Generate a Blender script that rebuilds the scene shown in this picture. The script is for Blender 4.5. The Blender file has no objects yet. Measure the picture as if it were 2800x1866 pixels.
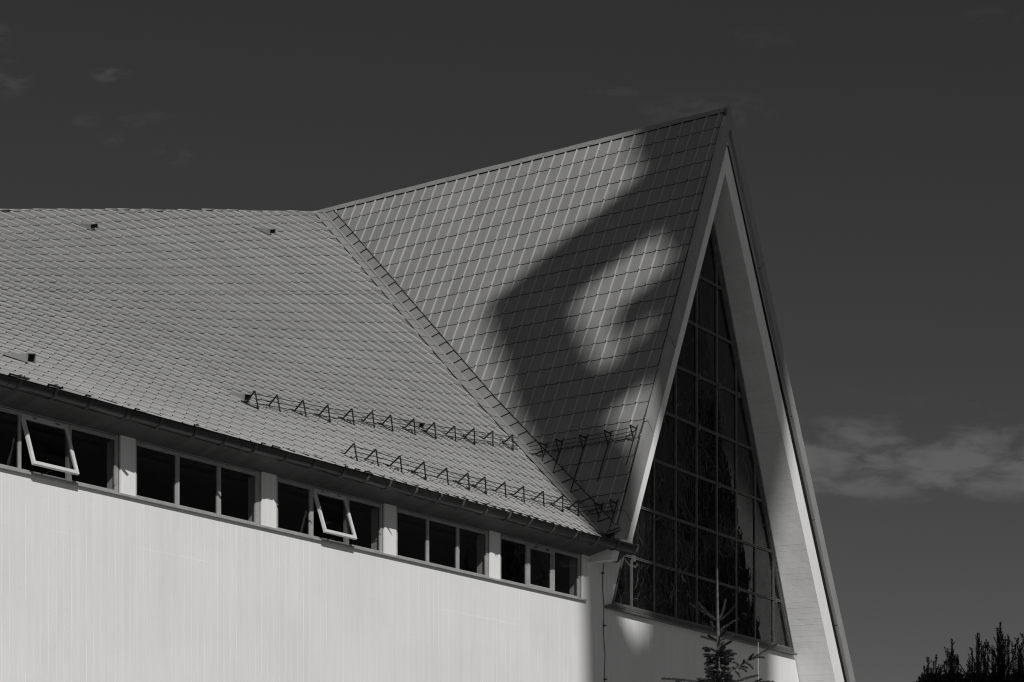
import bpy, math, random
import numpy as np
from mathutils import Vector, Matrix, noise as mnoise

random.seed(7); rng = np.random.default_rng(7)
D = bpy.data; SC = bpy.context.scene; COL = SC.collection
R = math.radians

# ---------------------------------------------------------------- survey of the site
# (metres; the observer stands at the origin, eyes 1.6 m up, facing +Y)
F, CX, HY, CAMZ = 5694.0, 1400.0, 2570.0, 1.6
CAM = np.array([0, 0, CAMZ])
def ray(px, py): return np.array([(px-CX)/F, 1.0, (HY-py)/F])
def on_plane(px, py, n, d):
    r = ray(px, py); return CAM + r*((d-n@CAM)/(n@r))
def unit(v): v = np.asarray(v, float); return v/np.linalg.norm(v)
UP = np.array([0, 0, 1.0])
AW = np.array([.6, .8, 0]); NW = np.array([.8, -.6, 0])           # nave wall: along, outward
RIM = CAM + 36*ray(1727, 1490)
DG = NW@RIM; DW = DG-.6
B = on_plane(1655, 1655, NW, DW)
TH = math.atan(3860/F)
AG = np.array([math.sin(TH), math.cos(TH), 0]); NG = np.array([math.cos(TH), -math.sin(TH), 0])
DGL = NG@B-.06
P0 = B+AG*3.572; P0[2] = 17.215                                       # top of the gable
LEG = unit(-.4985*AG-UP)
NR = unit(np.cross(LEG, NG)); NR = NR*np.sign(NR[2]); DR = NR@P0
def gr(px, py): return on_plane(px, py, NR, DR)
W_FRAME = Matrix(((AW[0], -NW[0], 0, B[0]), (AW[1], -NW[1], 0, B[1]), (0, 0, 1, 0), (0, 0, 0, 1)))
G_FRAME = Matrix(((AG[0], -NG[0], 0, B[0]), (AG[1], -NG[1], 0, B[1]), (0, 0, 1, 0), (0, 0, 0, 1)))
def s_at(px, o=0.0):                                               # distance along the nave wall
    r = ray(px, 0); t = (DW+o-NW@CAM)/(NW@r); return float(AW@(CAM+t*r-B))

# main roof: a gently warped (hypar-like) surface, fitted from the tile grid
DEPTH = np.array([0.0266768, 0.00539906, 0.000816375, 0.00220731, 0.0023528, -0.00454106, -0.00122803, -0.00551681, -0.00929855, -0.00104897, 0.00403648, 0.0127182, -0.000981605, -0.00687575, 0.00147231])
CP = np.array([-3.2933, -27.7751, -6.48211, -8.34058, 32.5656, 11.8014, 12.9398, 0.734059, -3.20424, -0.108026])
CQ = np.array([-0.594875, 17.0286, 2.62046, 3.37887, -1.11599, -7.37208, -6.79649, 1.40055, 4.04126, -0.637936])
def basis(x, y, deg=3):
    X = (np.asarray(x, float)-800)/800; Y = (np.asarray(y, float)-900)/400
    return np.stack([X**i*Y**j for i in range(deg+1) for j in range(deg+1-i)], -1)
def surf(x, y):
    x = np.asarray(x, float); y = np.asarray(y, float)
    t = 1/(basis(x, y, 4)@DEPTH)
    return np.stack([(x-CX)/F*t, t, CAMZ+(HY-y)/F*t], -1)
def surf_n(x, y):
    e = 2.0
    a = surf(x+e, y)-surf(x-e, y); b = surf(x, y+e)-surf(x, y-e)
    n = np.cross(b, a); n /= np.linalg.norm(n, axis=-1, keepdims=True)
    return n*np.sign(n[..., 2:3])
def grid_to_xy(Pt, Qt):
    gx, gy = np.meshgrid(np.linspace(-190, 1730, 161), np.linspace(540, 1500, 121))
    gx = gx.ravel(); gy = gy.ravel(); b = basis(gx, gy); gp = b@CP; gq = b@CQ
    x = np.empty(len(Pt)); y = np.empty(len(Pt))
    for k in range(len(Pt)):
        m = np.argmin((gp-Pt[k])**2+(gq-Qt[k])**2); x[k] = gx[m]; y[k] = gy[m]
    h = .5
    for _ in range(8):
        b0 = basis(x, y); bx = (basis(x+h, y)-basis(x-h, y))/(2*h); by = (basis(x, y+h)-basis(x, y-h))/(2*h)
        rp = Pt-b0@CP; rq = Qt-b0@CQ
        a, b_, c, d = bx@CP, by@CP, bx@CQ, by@CQ
        det = a*d-b_*c; det = np.where(abs(det) < 1e-9, 1e-9, det)
        x = x+np.clip((rp*d-b_*rq)/det, -40, 40); y = y+np.clip((a*rq-c*rp)/det, -40, 40)
    b0 = basis(x, y)
    ok = (abs(b0@CP-Pt) < .02) & (abs(b0@CQ-Qt) < .02) & (x > -260) & (x < 1800) & (y > 500) & (y < 1560)
    return x, y, ok

# ---------------------------------------------------------------- light, sky, camera
AZ, EL = R(15.5), R(32.8)
SUN = np.array([math.sin(AZ)*math.cos(EL), -math.cos(AZ)*math.cos(EL), math.sin(EL)])
ld = D.lights.new('sun', 'SUN'); ld.energy = 3.4; ld.angle = R(.6); ld.color = (1, .99, .97)
lo = D.objects.new('sun', ld); COL.objects.link(lo); lo.location = (30, -60, 60)
lo.rotation_euler = Vector(SUN).to_track_quat('Z', 'Y').to_euler()

cd = D.cameras.new('camera'); cd.sensor_width = 36; cd.sensor_fit = 'HORIZONTAL'
cd.lens = F/2800*36; cd.shift_x = 0; cd.shift_y = (HY-933)/2800; cd.clip_start = .1; cd.clip_end = 6000
co = D.objects.new('camera', cd); COL.objects.link(co); co.location = (0, 0, CAMZ); co.rotation_euler = (R(90), 0, 0)
SC.camera = co
SC.view_settings.view_transform = 'Standard'; SC.view_settings.look = 'None'; SC.view_settings.exposure = 0; SC.view_settings.gamma = 1

class NT:
    """small helper to wire nodes"""
    def __init__(s, tree): s.t = tree; s.t.nodes.clear()
    def n(s, kind, ins=None, **kw):
        nd = s.t.nodes.new(kind)
        for k, v in kw.items(): setattr(nd, k, v)
        for k, v in (ins or {}).items(): s.set(nd, k, v)
        return nd
    def set(s, nd, k, v):
        sock = nd.inputs[k]
        if hasattr(v, 'is_output'): s.t.links.new(v, sock)
        elif isinstance(v, bpy.types.Node): s.t.links.new(v.outputs[0], sock)
        else: sock.default_value = v
    def m(s, op, a, b=None, c=None, clamp=False):
        nd = s.t.nodes.new('ShaderNodeMath'); nd.operation = op; nd.use_clamp = clamp
        for i, v in enumerate((a, b, c)):
            if v is not None: s.set(nd, i, v)
        return nd.outputs[0]
    def step(s, v, a, b, lo=0., hi=1.):
        nd = s.t.nodes.new('ShaderNodeMapRange'); nd.interpolation_type = 'SMOOTHSTEP'
        s.set(nd, 0, v)
        for i, q in zip((1, 2, 3, 4), (a, b, lo, hi)): nd.inputs[i].default_value = q
        return nd.outputs[0]

w = D.worlds.new('World'); SC.world = w; w.use_nodes = True
t = NT(w.node_tree)
sky = t.n('ShaderNodeTexSky', sky_type='NISHITA'); sky.sun_disc = False
sky.sun_elevation = EL; sky.sun_rotation = math.atan2(SUN[0], SUN[1])
sky.altitude = 900; sky.air_density = 1.0; sky.dust_density = .6; sky.ozone_density = 1.0
sep = t.n('ShaderNodeSeparateColor', {0: sky})
red = sep.outputs[0]                                               # red-filter monochrome sky
geo = t.n('ShaderNodeNewGeometry')
sx = t.n('ShaderNodeSeparateXYZ', {0: geo.outputs['Incoming']})
vx, vy, vz = (t.m('MULTIPLY', sx.outputs[i], -1.) for i in range(3))
yy = t.m('MAXIMUM', vy, .05)
u = t.m('DIVIDE', vx, yy); v = t.m('DIVIDE', vz, yy)
cv = t.n('ShaderNodeCombineXYZ', {0: t.m('MULTIPLY', u, 34.), 1: t.m('MULTIPLY', v, 95.), 2: 3.7})
n1 = t.n('ShaderNodeTexNoise', {'Vector': cv, 'Scale': 1.0, 'Detail': 7., 'Roughness': .55, 'Distortion': .25})
cv2 = t.n('ShaderNodeCombineXYZ', {0: t.m('MULTIPLY', u, 70.), 1: t.m('MULTIPLY', v, 140.), 2: 9.1})
n2 = t.n('ShaderNodeTexNoise', {'Vector': cv2, 'Scale': 1.0, 'Detail': 6., 'Roughness': .6, 'Distortion': .3})
bandv = t.m('MULTIPLY', t.step(v, .203, .222), t.step(v, .270, .232))
bandu = t.step(u, .08, .14)
core = t.m('MULTIPLY', t.step(v, .204, .220), t.step(v, .254, .232))
c1 = t.m('MULTIPLY', t.m('MULTIPLY', bandv, bandu), t.step(t.m('ADD', n1.outputs[0], t.m('MULTIPLY', core, .21)), .50, .80))
c2 = t.m('MULTIPLY', t.step(n2.outputs[0], .62, .80), t.m('MULTIPLY', t.step(v, .34, .40), t.step(u, -.12, -.17)))
c3 = t.m('MULTIPLY', t.step(n1.outputs[0], .56, .76), t.m('MULTIPLY', t.step(v, .37, .39), t.step(u, .05, .09)))
puff = None
for px_, py_, rx, ry, st_ in ((307, 205, 60, 22, 1.), (20, 215, 70, 50, .7), (475, 430, 55, 28, .55), (306, 378, 34, 22, .6), (240, 330, 45, 20, .45), (355, 332, 45, 18, .45), (440, 318, 50, 14, .4), (5, 100, 30, 40, .5), (1930, 305, 190, 55, .42), (1690, 250, 95, 14, .4), (2070, 105, 120, 30, .2), (2720, 40, 90, 26, .2)):
    du = t.m('DIVIDE', t.m('SUBTRACT', u, (px_-CX)/F), rx/F); dv = t.m('DIVIDE', t.m('SUBTRACT', v, (HY-py_)/F), ry/F)
    q = t.m('ADD', t.m('MULTIPLY', du, du), t.m('MULTIPLY', dv, dv))
    q = t.m('MULTIPLY', t.m('MULTIPLY', t.step(q, 1.5, 0.), t.step(n2.outputs[0], .40, .64)), st_*.9)
    puff = q if puff is None else t.m('MAXIMUM', puff, q)
c2 = puff; c3 = t.m('MULTIPLY', c3, 0.)
cl = t.m('ADD', t.m('MULTIPLY', c1, 1.0), t.m('ADD', t.m('MULTIPLY', c2, .5), t.m('MULTIPLY', c3, .3)))
cl = t.m('MULTIPLY', cl, t.m('GREATER_THAN', vy, .05))
# added bright sky behind the observer, unseen, lifts light in the shade
n3 = t.n('ShaderNodeTexNoise', {'Vector': t.n('ShaderNodeCombineXYZ', {0: t.m('MULTIPLY', vx, 3.), 1: t.m('MULTIPLY', vy, 3.), 2: t.m('MULTIPLY', vz, 6.)}), 'Scale': 1., 'Detail': 5.})
fill_sky = t.m('MULTIPLY', t.m('MULTIPLY', t.step(vy, -.05, -.55), t.step(vz, .0, .12)), t.step(n3.outputs[0], .3, .7, .5, 1.5))
cl = t.m('ADD', cl, t.m('MULTIPLY', fill_sky, 2.0))
bg = t.n('ShaderNodeBackground', {'Color': t.m('ADD', t.m('MULTIPLY', red, .245), t.m('MULTIPLY', cl, .62)), 'Strength': .085})
t.n('ShaderNodeOutputWorld', {0: bg})

# ---------------------------------------------------------------- materials
def mat(name, col, rough=.6, spec=.5, metal=0.):
    m_ = D.materials.new(name); m_.use_nodes = True; t = NT(m_.node_tree)
    p = t.n('ShaderNodeBsdfPrincipled', {'Base Color': (col, col, col, 1), 'Roughness': rough, 'Metallic': metal, 'Specular IOR Level': spec})
    t.n('ShaderNodeOutputMaterial', {0: p}); return m_, t, p
def grey(t, v):
    return t.n('ShaderNodeCombineColor', {0: v, 1: v, 2: v}).outputs[0]
def noisy(name, col, rough, amp=.15, scale=4., spec=.4, bump=0., bscale=60., stretch=(1, 1, 1)):
    m_, t, p = mat(name, col, rough, spec)
    tc = t.n('ShaderNodeTexCoord'); mp = t.n('ShaderNodeMapping', {0: tc.outputs['Object'], 'Scale': stretch})
    n = t.n('ShaderNodeTexNoise', {'Vector': mp, 'Scale': scale, 'Detail': 6., 'Roughness': .6})
    t.set(p, 'Base Color', grey(t, t.m('MULTIPLY', t.step(n.outputs[0], .3, .7, 1-amp, 1+amp), col)))
    if bump:
        n2 = t.n('ShaderNodeTexNoise', {'Vector': tc.outputs['Object'], 'Scale': bscale, 'Detail': 4.})
        b = t.n('ShaderNodeBump', {'Strength': 1., 'Distance': bump, 'Height': n2.outputs[0]}); t.set(p, 'Normal', b)
    return m_
def boarded(name, col, axis, pitch, ridge, amp=.05, streak=True, hj=None):
    """painted board-marked concrete: boards counted along one axis, small ridges at the joints"""
    m_, t, p = mat(name, col, .62, .35)
    tc = t.n('ShaderNodeTexCoord'); s = t.n('ShaderNodeSeparateXYZ', {0: tc.outputs['Object']})
    x, y, z = s.outputs
    a = {'x': x, 'z': z}[axis]; other = {'x': z, 'z': t.m('ADD', x, y)}[axis]
    wob = t.n('ShaderNodeTexNoise', {'Vector': t.n('ShaderNodeCombineXYZ', {0: t.m('MULTIPLY', a, 3.), 1: t.m('MULTIPLY', other, 1.2), 2: 0.}), 'Scale': 1., 'Detail': 5.})
    q = t.m('ADD', t.m('DIVIDE', a, pitch), t.m('MULTIPLY', wob.outputs[0], .12))
    cell = t.m('FLOOR', q); fr = t.m('FRACT', q)
    wn = t.n('ShaderNodeTexWhiteNoise', {'Vector': t.n('ShaderNodeCombineXYZ', {0: cell, 1: t.m('FLOOR', t.m('ADD', t.m('DIVIDE', other, 2.3), t.m('MULTIPLY', cell, .37))), 2: 0.})}, noise_dimensions='3D')
    wn2 = t.n('ShaderNodeTexWhiteNoise', {'W': t.m('ADD', cell, 31.)}, noise_dimensions='1D')
    brk = t.n('ShaderNodeTexNoise', {'Vector': t.n('ShaderNodeCombineXYZ', {0: t.m('MULTIPLY', cell, 7.7), 1: t.m('MULTIPLY', other, 1.7), 2: 0.}), 'Scale': 1., 'Detail': 4.})
    rid = t.m('MULTIPLY', t.step(t.m('ABSOLUTE', t.m('SUBTRACT', fr, .5)), .45, .485), t.m('MULTIPLY', t.step(brk.outputs[0], .36, .56), t.m('POWER', wn2.outputs['Value'], .45)))
    if hj:                                                          # broken horizontal day-joint
        jn = t.n('ShaderNodeTexNoise', {'Vector': t.n('ShaderNodeCombineXYZ', {0: t.m('MULTIPLY', x, .42), 1: 0., 2: 4.}), 'Scale': 1., 'Detail': 1.})
        wz = t.m('ADD', t.m('ABSOLUTE', t.m('SUBTRACT', z, hj)), t.m('MULTIPLY', t.m('SUBTRACT', wob.outputs[0], .5), .02))
        rid = t.m('MAXIMUM', rid, t.m('MULTIPLY', t.step(wz, .014, .004), t.m('MULTIPLY', t.step(jn.outputs[0], .5, .56), .3)))
    grain = t.n('ShaderNodeTexNoise', {'Vector': tc.outputs['Object'], 'Scale': 38., 'Detail': 5., 'Roughness': .65})
    lump = t.n('ShaderNodeTexNoise', {'Vector': tc.outputs['Object'], 'Scale': 9., 'Detail': 4.})
    pit = t.n('ShaderNodeTexVoronoi', {'Vector': tc.outputs['Object'], 'Scale': 7.5, 'Randomness': 1.})
    pits = t.m('MULTIPLY', t.step(pit.outputs['Distance'], .11, .05), .5)
    tilt = t.m('MULTIPLY', t.m('SUBTRACT', fr, .5), t.m('MULTIPLY', t.m('SUBTRACT', wn.outputs['Value'], .5), .08))
    h = t.m('ADD', t.m('ADD', t.m('MULTIPLY', wn.outputs['Value'], .05), tilt), t.m('ADD', t.m('MULTIPLY', rid, .35 if axis == 'x' else .7), t.m('ADD', t.m('MULTIPLY', grain.outputs[0], .24), t.m('ADD', t.m('MULTIPLY', lump.outputs[0], .35), pits))))
    b = t.n('ShaderNodeBump', {'Strength': 1., 'Distance': ridge, 'Height': h}); t.set(p, 'Normal', b)
    st = t.n('ShaderNodeTexNoise', {'Vector': t.n('ShaderNodeCombineXYZ', {0: t.m('MULTIPLY', x, 9.), 1: t.m('MULTIPLY', y, 9.), 2: t.m('MULTIPLY', z, .55)}), 'Scale': 1., 'Detail': 6., 'Roughness': .65})
    big = t.n('ShaderNodeTexNoise', {'Vector': tc.outputs['Object'], 'Scale': .55, 'Detail': 5.})
    c = t.m('ADD', t.m('MULTIPLY', t.m('SUBTRACT', wn.outputs['Value'], .5), amp), 1.)
    c = t.m('MULTIPLY', c, t.step(st.outputs[0], .25, .7, (.955 if streak else .95), 1.02))
    c = t.m('MULTIPLY', c, t.step(big.outputs[0], .3, .7, .965, 1.025)); c = t.m('ADD', c, t.m('MULTIPLY', rid, .24 if axis == 'x' else -.09))  # wall ridges coloured lighter, standing in for their sunlit edges
    t.set(p, 'Base Color', grey(t, t.m('MULTIPLY', c, col)))
    return m_

M = {}
M['wall'] = boarded('painted_concrete_wall', .69, 'x', .125, .0036, .022, hj=6.8)
M['soffit_white'] = boarded('painted_concrete_slab', .60, 'z', .108, .0042, streak=False)
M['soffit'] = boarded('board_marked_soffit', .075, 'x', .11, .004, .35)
M['frame'] = noisy('window_frame_paint', .29, .5, .12, 7.)
M['sash'] = noisy('sash_paint', .56, .45, .08, 9.)
M['mullion'] = noisy('steel_glazing_bar', .105, .42, .2, 8.)
M['gutter'] = noisy('weathered_dark_gutter', .008, .36, .45, 3., .55, stretch=(3, 1, 1))
M['bracket'] = noisy('gutter_strap', .085, .4, .3, 9.)
M['iron'] = noisy('dark_iron', .012, .5, .3, 9., .3)
M['gap'] = noisy('dark_joint_shade', .012, .9, .3, 9., .1)  # near-black for joints, and for painted shade under the tile edges
M['trim'] = noisy('metal_trim', .24, .45, .07, 2.2, .5)
M['flash'] = noisy('flashing_sheet', .20, .48, .09, 3.5, .5)
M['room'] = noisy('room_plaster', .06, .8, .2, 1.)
M['deck'] = noisy('roof_deck', .05, .9, .1, 1.)
M['cable'] = noisy('black_cable', .035, .6, .1, 9.)
M['tower'] = noisy('tower_concrete', .32, .8, .1, 1.)

def tile_mat(name, col, rough, rib_highlight):
    m_, t, p = mat(name, col, rough, .35)
    at = t.n('ShaderNodeVertexColor', layer_name='tint')
    uv = t.n('ShaderNodeUVMap', uv_map='tile'); s = t.n('ShaderNodeSeparateXYZ', {0: uv.outputs[0]})
    n = t.n('ShaderNodeTexNoise', {'Vector': t.n('ShaderNodeCombineXYZ', {0: t.m('MULTIPLY', s.outputs[0], 16.), 1: t.m('MULTIPLY', s.outputs[1], .55), 2: 0.}), 'Scale': 1., 'Detail': 5., 'Roughness': .7})
    tc = t.n('ShaderNodeTexCoord')
    big = t.n('ShaderNodeTexNoise', {'Vector': tc.outputs['Object'], 'Scale': .8, 'Detail': 6., 'Roughness': .6})
    fx = t.m('FRACT', s.outputs[0]); fy = t.m('FRACT', s.outputs[1])
    ln = None
    for c in (.22, .42, .60):                                       # fine pressed lines in every tile
        q = t.step(t.m('ABSOLUTE', t.m('SUBTRACT', fx, c)), .022, .006)
        ln = q if ln is None else t.m('ADD', ln, q)
    brk = t.n('ShaderNodeTexNoise', {'Vector': t.n('ShaderNodeCombineXYZ', {0: t.m('MULTIPLY', s.outputs[0], 5.), 1: t.m('MULTIPLY', s.outputs[1], 2.3), 2: 5.}), 'Scale': 1., 'Detail': 3.})
    ln = t.m('MULTIPLY', ln, t.m('MULTIPLY', t.step(fy, .1, .25), t.m('MULTIPLY', t.step(fy, .92, .8), t.step(brk.outputs[0], .42, .6))))
    c = t.m('MULTIPLY', t.step(n.outputs[0], .3, .7, .92, 1.07), t.step(big.outputs[0], .3, .7, .94, 1.05))
    c = t.m('MULTIPLY', c, t.m('ADD', .95, t.m('MULTIPLY', t.n('ShaderNodeSeparateColor', {0: at.outputs[0]}).outputs[0], .10)))
    t.set(p, 'Base Color', grey(t, t.m('MULTIPLY', t.m('ADD', t.m('MULTIPLY', c, t.m('ADD', 1., t.m('MULTIPLY', t.m('MULTIPLY', t.step(fx, .80, .85), t.step(fx, .99, .94)), rib_highlight))), t.m('MULTIPLY', ln, .2)), col)))  # rib band coloured lighter as a painted sun highlight
    b = t.n('ShaderNodeBump', {'Strength': .5, 'Distance': .0025, 'Height': t.m('ADD', n.outputs[0], t.m('MULTIPLY', ln, .7))}); t.set(p, 'Normal', b)
    return m_
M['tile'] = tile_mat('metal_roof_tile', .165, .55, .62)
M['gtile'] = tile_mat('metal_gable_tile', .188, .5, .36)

def window_glass():
    m_ = D.materials.new('window_glass'); m_.use_nodes = True; t = NT(m_.node_tree)
    tc = t.n('ShaderNodeTexCoord')
    n = t.n('ShaderNodeTexNoise', {'Vector': tc.outputs['Object'], 'Scale': 4., 'Detail': 2.})
    b = t.n('ShaderNodeBump', {'Strength': 1., 'Distance': .004, 'Height': n.outputs[0]})
    gm = t.n('ShaderNodeNewGeometry')
    fr = t.n('ShaderNodeFresnel', {0: t.m('ADD', 1.5, t.m('MULTIPLY', gm.outputs['Backfacing'], 1/1.5-1.5)), 'Normal': b})
    tr = t.n('ShaderNodeBsdfTransparent', {0: (.5, .5, .5, 1)})
    gl = t.n('ShaderNodeBsdfGlossy', {0: (.9, .9, .9, 1), 'Roughness': .015, 'Normal': b})
    mx = t.n('ShaderNodeMixShader', {0: fr, 1: tr, 2: gl}); t.n('ShaderNodeOutputMaterial', {0: mx}); return m_
M['glass'] = window_glass()
def dark_glass():
    """the art glazing of the gable: near-black panes with faint pale leading drawn inside them"""
    m_, t, p = mat('art_glass', .006, .02, .5)
    tc = t.n('ShaderNodeTexCoord'); o = tc.outputs['Object']
    s = t.n('ShaderNodeSeparateXYZ', {0: o})
    dn = t.n('ShaderNodeTexNoise', {'Vector': o, 'Scale': 1.1, 'Detail': 3.})
    vv = t.n('ShaderNodeVectorMath', {0: o, 1: t.n('ShaderNodeVectorMath', {0: dn.outputs['Color'], 1: (.9, .9, .9)}, operation='MULTIPLY').outputs[0]}, operation='ADD')
    mp = t.n('ShaderNodeMapping', {0: vv, 'Scale': (1.7, 0., .95)})
    vo = t.n('ShaderNodeTexVoronoi', {'Vector': mp, 'Scale': 1.3}, feature='DISTANCE_TO_EDGE')
    mp2 = t.n('ShaderNodeMapping', {0: vv, 'Scale': (2.6, 0., .8), 'Rotation': (0, .5, 0)})
    vo2 = t.n('ShaderNodeTexVoronoi', {'Vector': mp2, 'Scale': 1.6}, feature='DISTANCE_TO_EDGE')
    msk = t.n('ShaderNodeTexNoise', {'Vector': o, 'Scale': 1.7, 'Detail': 3.})
    l1 = t.m('MULTIPLY', t.step(vo.outputs['Distance'], .016, .004), t.step(msk.outputs[0], .46, .62))
    l2 = t.m('MULTIPLY', t.step(vo2.outputs['Distance'], .012, .003), t.step(msk.outputs[0], .54, .40))
    ln = t.m('MAXIMUM', l1, l2)
    fade = t.step(s.outputs[2], 15., 8., .35, 1.)
    base = t.n('ShaderNodeTexNoise', {'Vector': t.n('ShaderNodeMapping', {0: o, 'Scale': (7., 0., .6)}), 'Scale': 1., 'Detail': 4.})
    cc = t.m('ADD', t.m('MULTIPLY', t.m('MULTIPLY', ln, fade), .085), t.m('MULTIPLY', t.step(base.outputs[0], .45, .7), .009))
    t.set(p, 'Base Color', grey(t, t.m('ADD', cc, .004)))
    wv = t.n('ShaderNodeTexNoise', {'Vector': o, 'Scale': 2.3, 'Detail': 3., 'Distortion': .4})
    b = t.n('ShaderNodeBump', {'Strength': 1., 'Distance': .013, 'Height': wv.outputs[0]}); t.set(p, 'Normal', b)
    return m_
M['artglass'] = dark_glass()
def leaf(name, c0, c1):
    m_, t, p = mat(name, c0, .6, .3)
    g = t.n('ShaderNodeNewGeometry')
    n = t.n('ShaderNodeTexNoise', {'Vector': g.outputs['Position'], 'Scale': 3.1, 'Detail': 3.})
    v_ = t.m('ADD', t.m('MULTIPLY', g.outputs['Random Per Island'], .5), t.m('MULTIPLY', n.outputs[0], .5))
    t.set(p, 'Base Color', grey(t, t.step(v_, .25, .75, c0, c1))); return m_
M['needle'] = leaf('spruce_needles', .007, .024)
M['yew'] = leaf('yew_needles', .004, .012)
M['bark'] = noisy('young_bark', .075, .8, .35, 30.)
M['darkbark'] = noisy('old_bark', .04, .9, .3, 12.)
M['foliage'] = leaf('conifer_foliage', .006, .06)
M['stake'] = noisy('pale_rod', .75, .4, .05, 3.)
def ground_mat():
    m_, t, p = mat('meadow', .3, .9, .1)
    g = t.n('ShaderNodeNewGeometry')
    n = t.n('ShaderNodeTexNoise', {'Vector': g.outputs['Position'], 'Scale': .35, 'Detail': 8., 'Roughness': .7})
    n2 = t.n('ShaderNodeTexNoise', {'Vector': g.outputs['Position'], 'Scale': 14., 'Detail': 4.})
    t.set(p, 'Base Color', grey(t, t.m('ADD', t.step(n.outputs[0], .3, .7, .17, .27), t.m('MULTIPLY', n2.outputs[0], .06)))); return m_
M['ground'] = ground_mat()

# ---------------------------------------------------------------- mesh helpers
class MB:
    def __init__(s): s.v = []; s.f = []; s.mi = []; s.uv = None; s.tint = None
    def add(s, vs, fs, mi=0):
        o = len(s.v); s.v += [tuple(map(float, q)) for q in vs]
        for f in fs: s.f.append([i+o for i in f]); s.mi.append(mi)
    def quad(s, a, b, c, d, mi=0): s.add([a, b, c, d], [(0, 1, 2, 3)], mi)
    def box(s, x0, x1, y0, y1, z0, z1, mi=0):
        s.add([(x, y, z) for x in (x0, x1) for y in (y0, y1) for z in (z0, z1)],
              [(0, 1, 3, 2), (4, 6, 7, 5), (0, 4, 5, 1), (2, 3, 7, 6), (0, 2, 6, 4), (1, 5, 7, 3)], mi)
    def prism(s, poly, y0, y1, mi=0):
        """polygon in (x,z), extruded from y0 to y1; y0/y1 may depend on z"""
        g0 = y0 if callable(y0) else (lambda z: y0); g1 = y1 if callable(y1) else (lambda z: y1)
        n = len(poly)
        vs = [(x, g0(z), z) for x, z in poly]+[(x, g1(z), z) for x, z in poly]
        s.add(vs, [tuple(range(n)), tuple(range(2*n-1, n-1, -1))]+[(i, i+n, (i+1) % n+n, (i+1) % n) for i in range(n)], mi)
    def tube(s, pts, r, n=6, mi=0, caps=True):
        pts = [np.asarray(p, float) for p in pts]; rs = r if isinstance(r, (list, tuple)) else [r]*len(pts)
        vs = []; prev = None
        for i, p in enumerate(pts):
            d = unit(pts[min(i+1, len(pts)-1)]-pts[max(i-1, 0)])
            a = prev-d*(prev@d) if prev is not None else np.cross(d, UP if abs(d[2]) < .9 else np.array([1., 0, 0]))
            a = unit(a); prev = a; b = np.cross(d, a)
            vs += [p+rs[i]*(math.cos(2*math.pi*k/n)*a+math.sin(2*math.pi*k/n)*b) for k in range(n)]
        fs = [(i*n+k, i*n+(k+1) % n, (i+1)*n+(k+1) % n, (i+1)*n+k) for i in range(len(pts)-1) for k in range(n)]
        if caps: fs += [tuple(range(n-1, -1, -1)), tuple((len(pts)-1)*n+k for k in range(n))]
        s.add(vs, fs, mi)
    def build(s, name, mats, parent=None, frame=None, smooth=False):
        me = D.meshes.new(name); me.from_pydata(s.v, [], s.f)
        for m_ in (mats if isinstance(mats, (list, tuple)) else [mats]): me.materials.append(M[m_] if isinstance(m_, str) else m_)
        me.polygons.foreach_set('material_index', s.mi)
        if smooth: me.polygons.foreach_set('use_smooth', [True]*len(me.polygons))
        me.update()
        o = D.objects.new(name, me); COL.objects.link(o)
        mw = frame if frame is not None else Matrix.Identity(4)
        if parent is not None:
            o.parent = parent
            o.matrix_local = WM[parent.name].inverted() @ mw
        else: o.matrix_world = mw
        WM[o.name] = mw
        return o
WM = {}
def empty(name, loc, label, cat, group=None):
    o = D.objects.new(name, None); COL.objects.link(o); o.location = loc; o.empty_display_size = .3
    WM[o.name] = Matrix.Translation(loc); tag(o, label, cat, group); return o
def tag(o, label, cat, group=None, kind=None):
    if label: o['label'] = label
    if cat: o['category'] = cat
    if group: o['group'] = group
    if kind: o['kind'] = kind

# ---------------------------------------------------------------- ground
g = MB(); g.quad((-3000, -3000, 0), (3000, -3000, 0), (3000, 3000, 0), (-3000, 3000, 0))
tag(g.build('ground', 'ground'), None, None, kind='structure')

# ---------------------------------------------------------------- the church
church = empty('church', (float(B[0]), float(B[1]), 0.), 'white concrete church with a steep A-shaped gable, metal tiled roof and ribbon windows', 'church')

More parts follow.
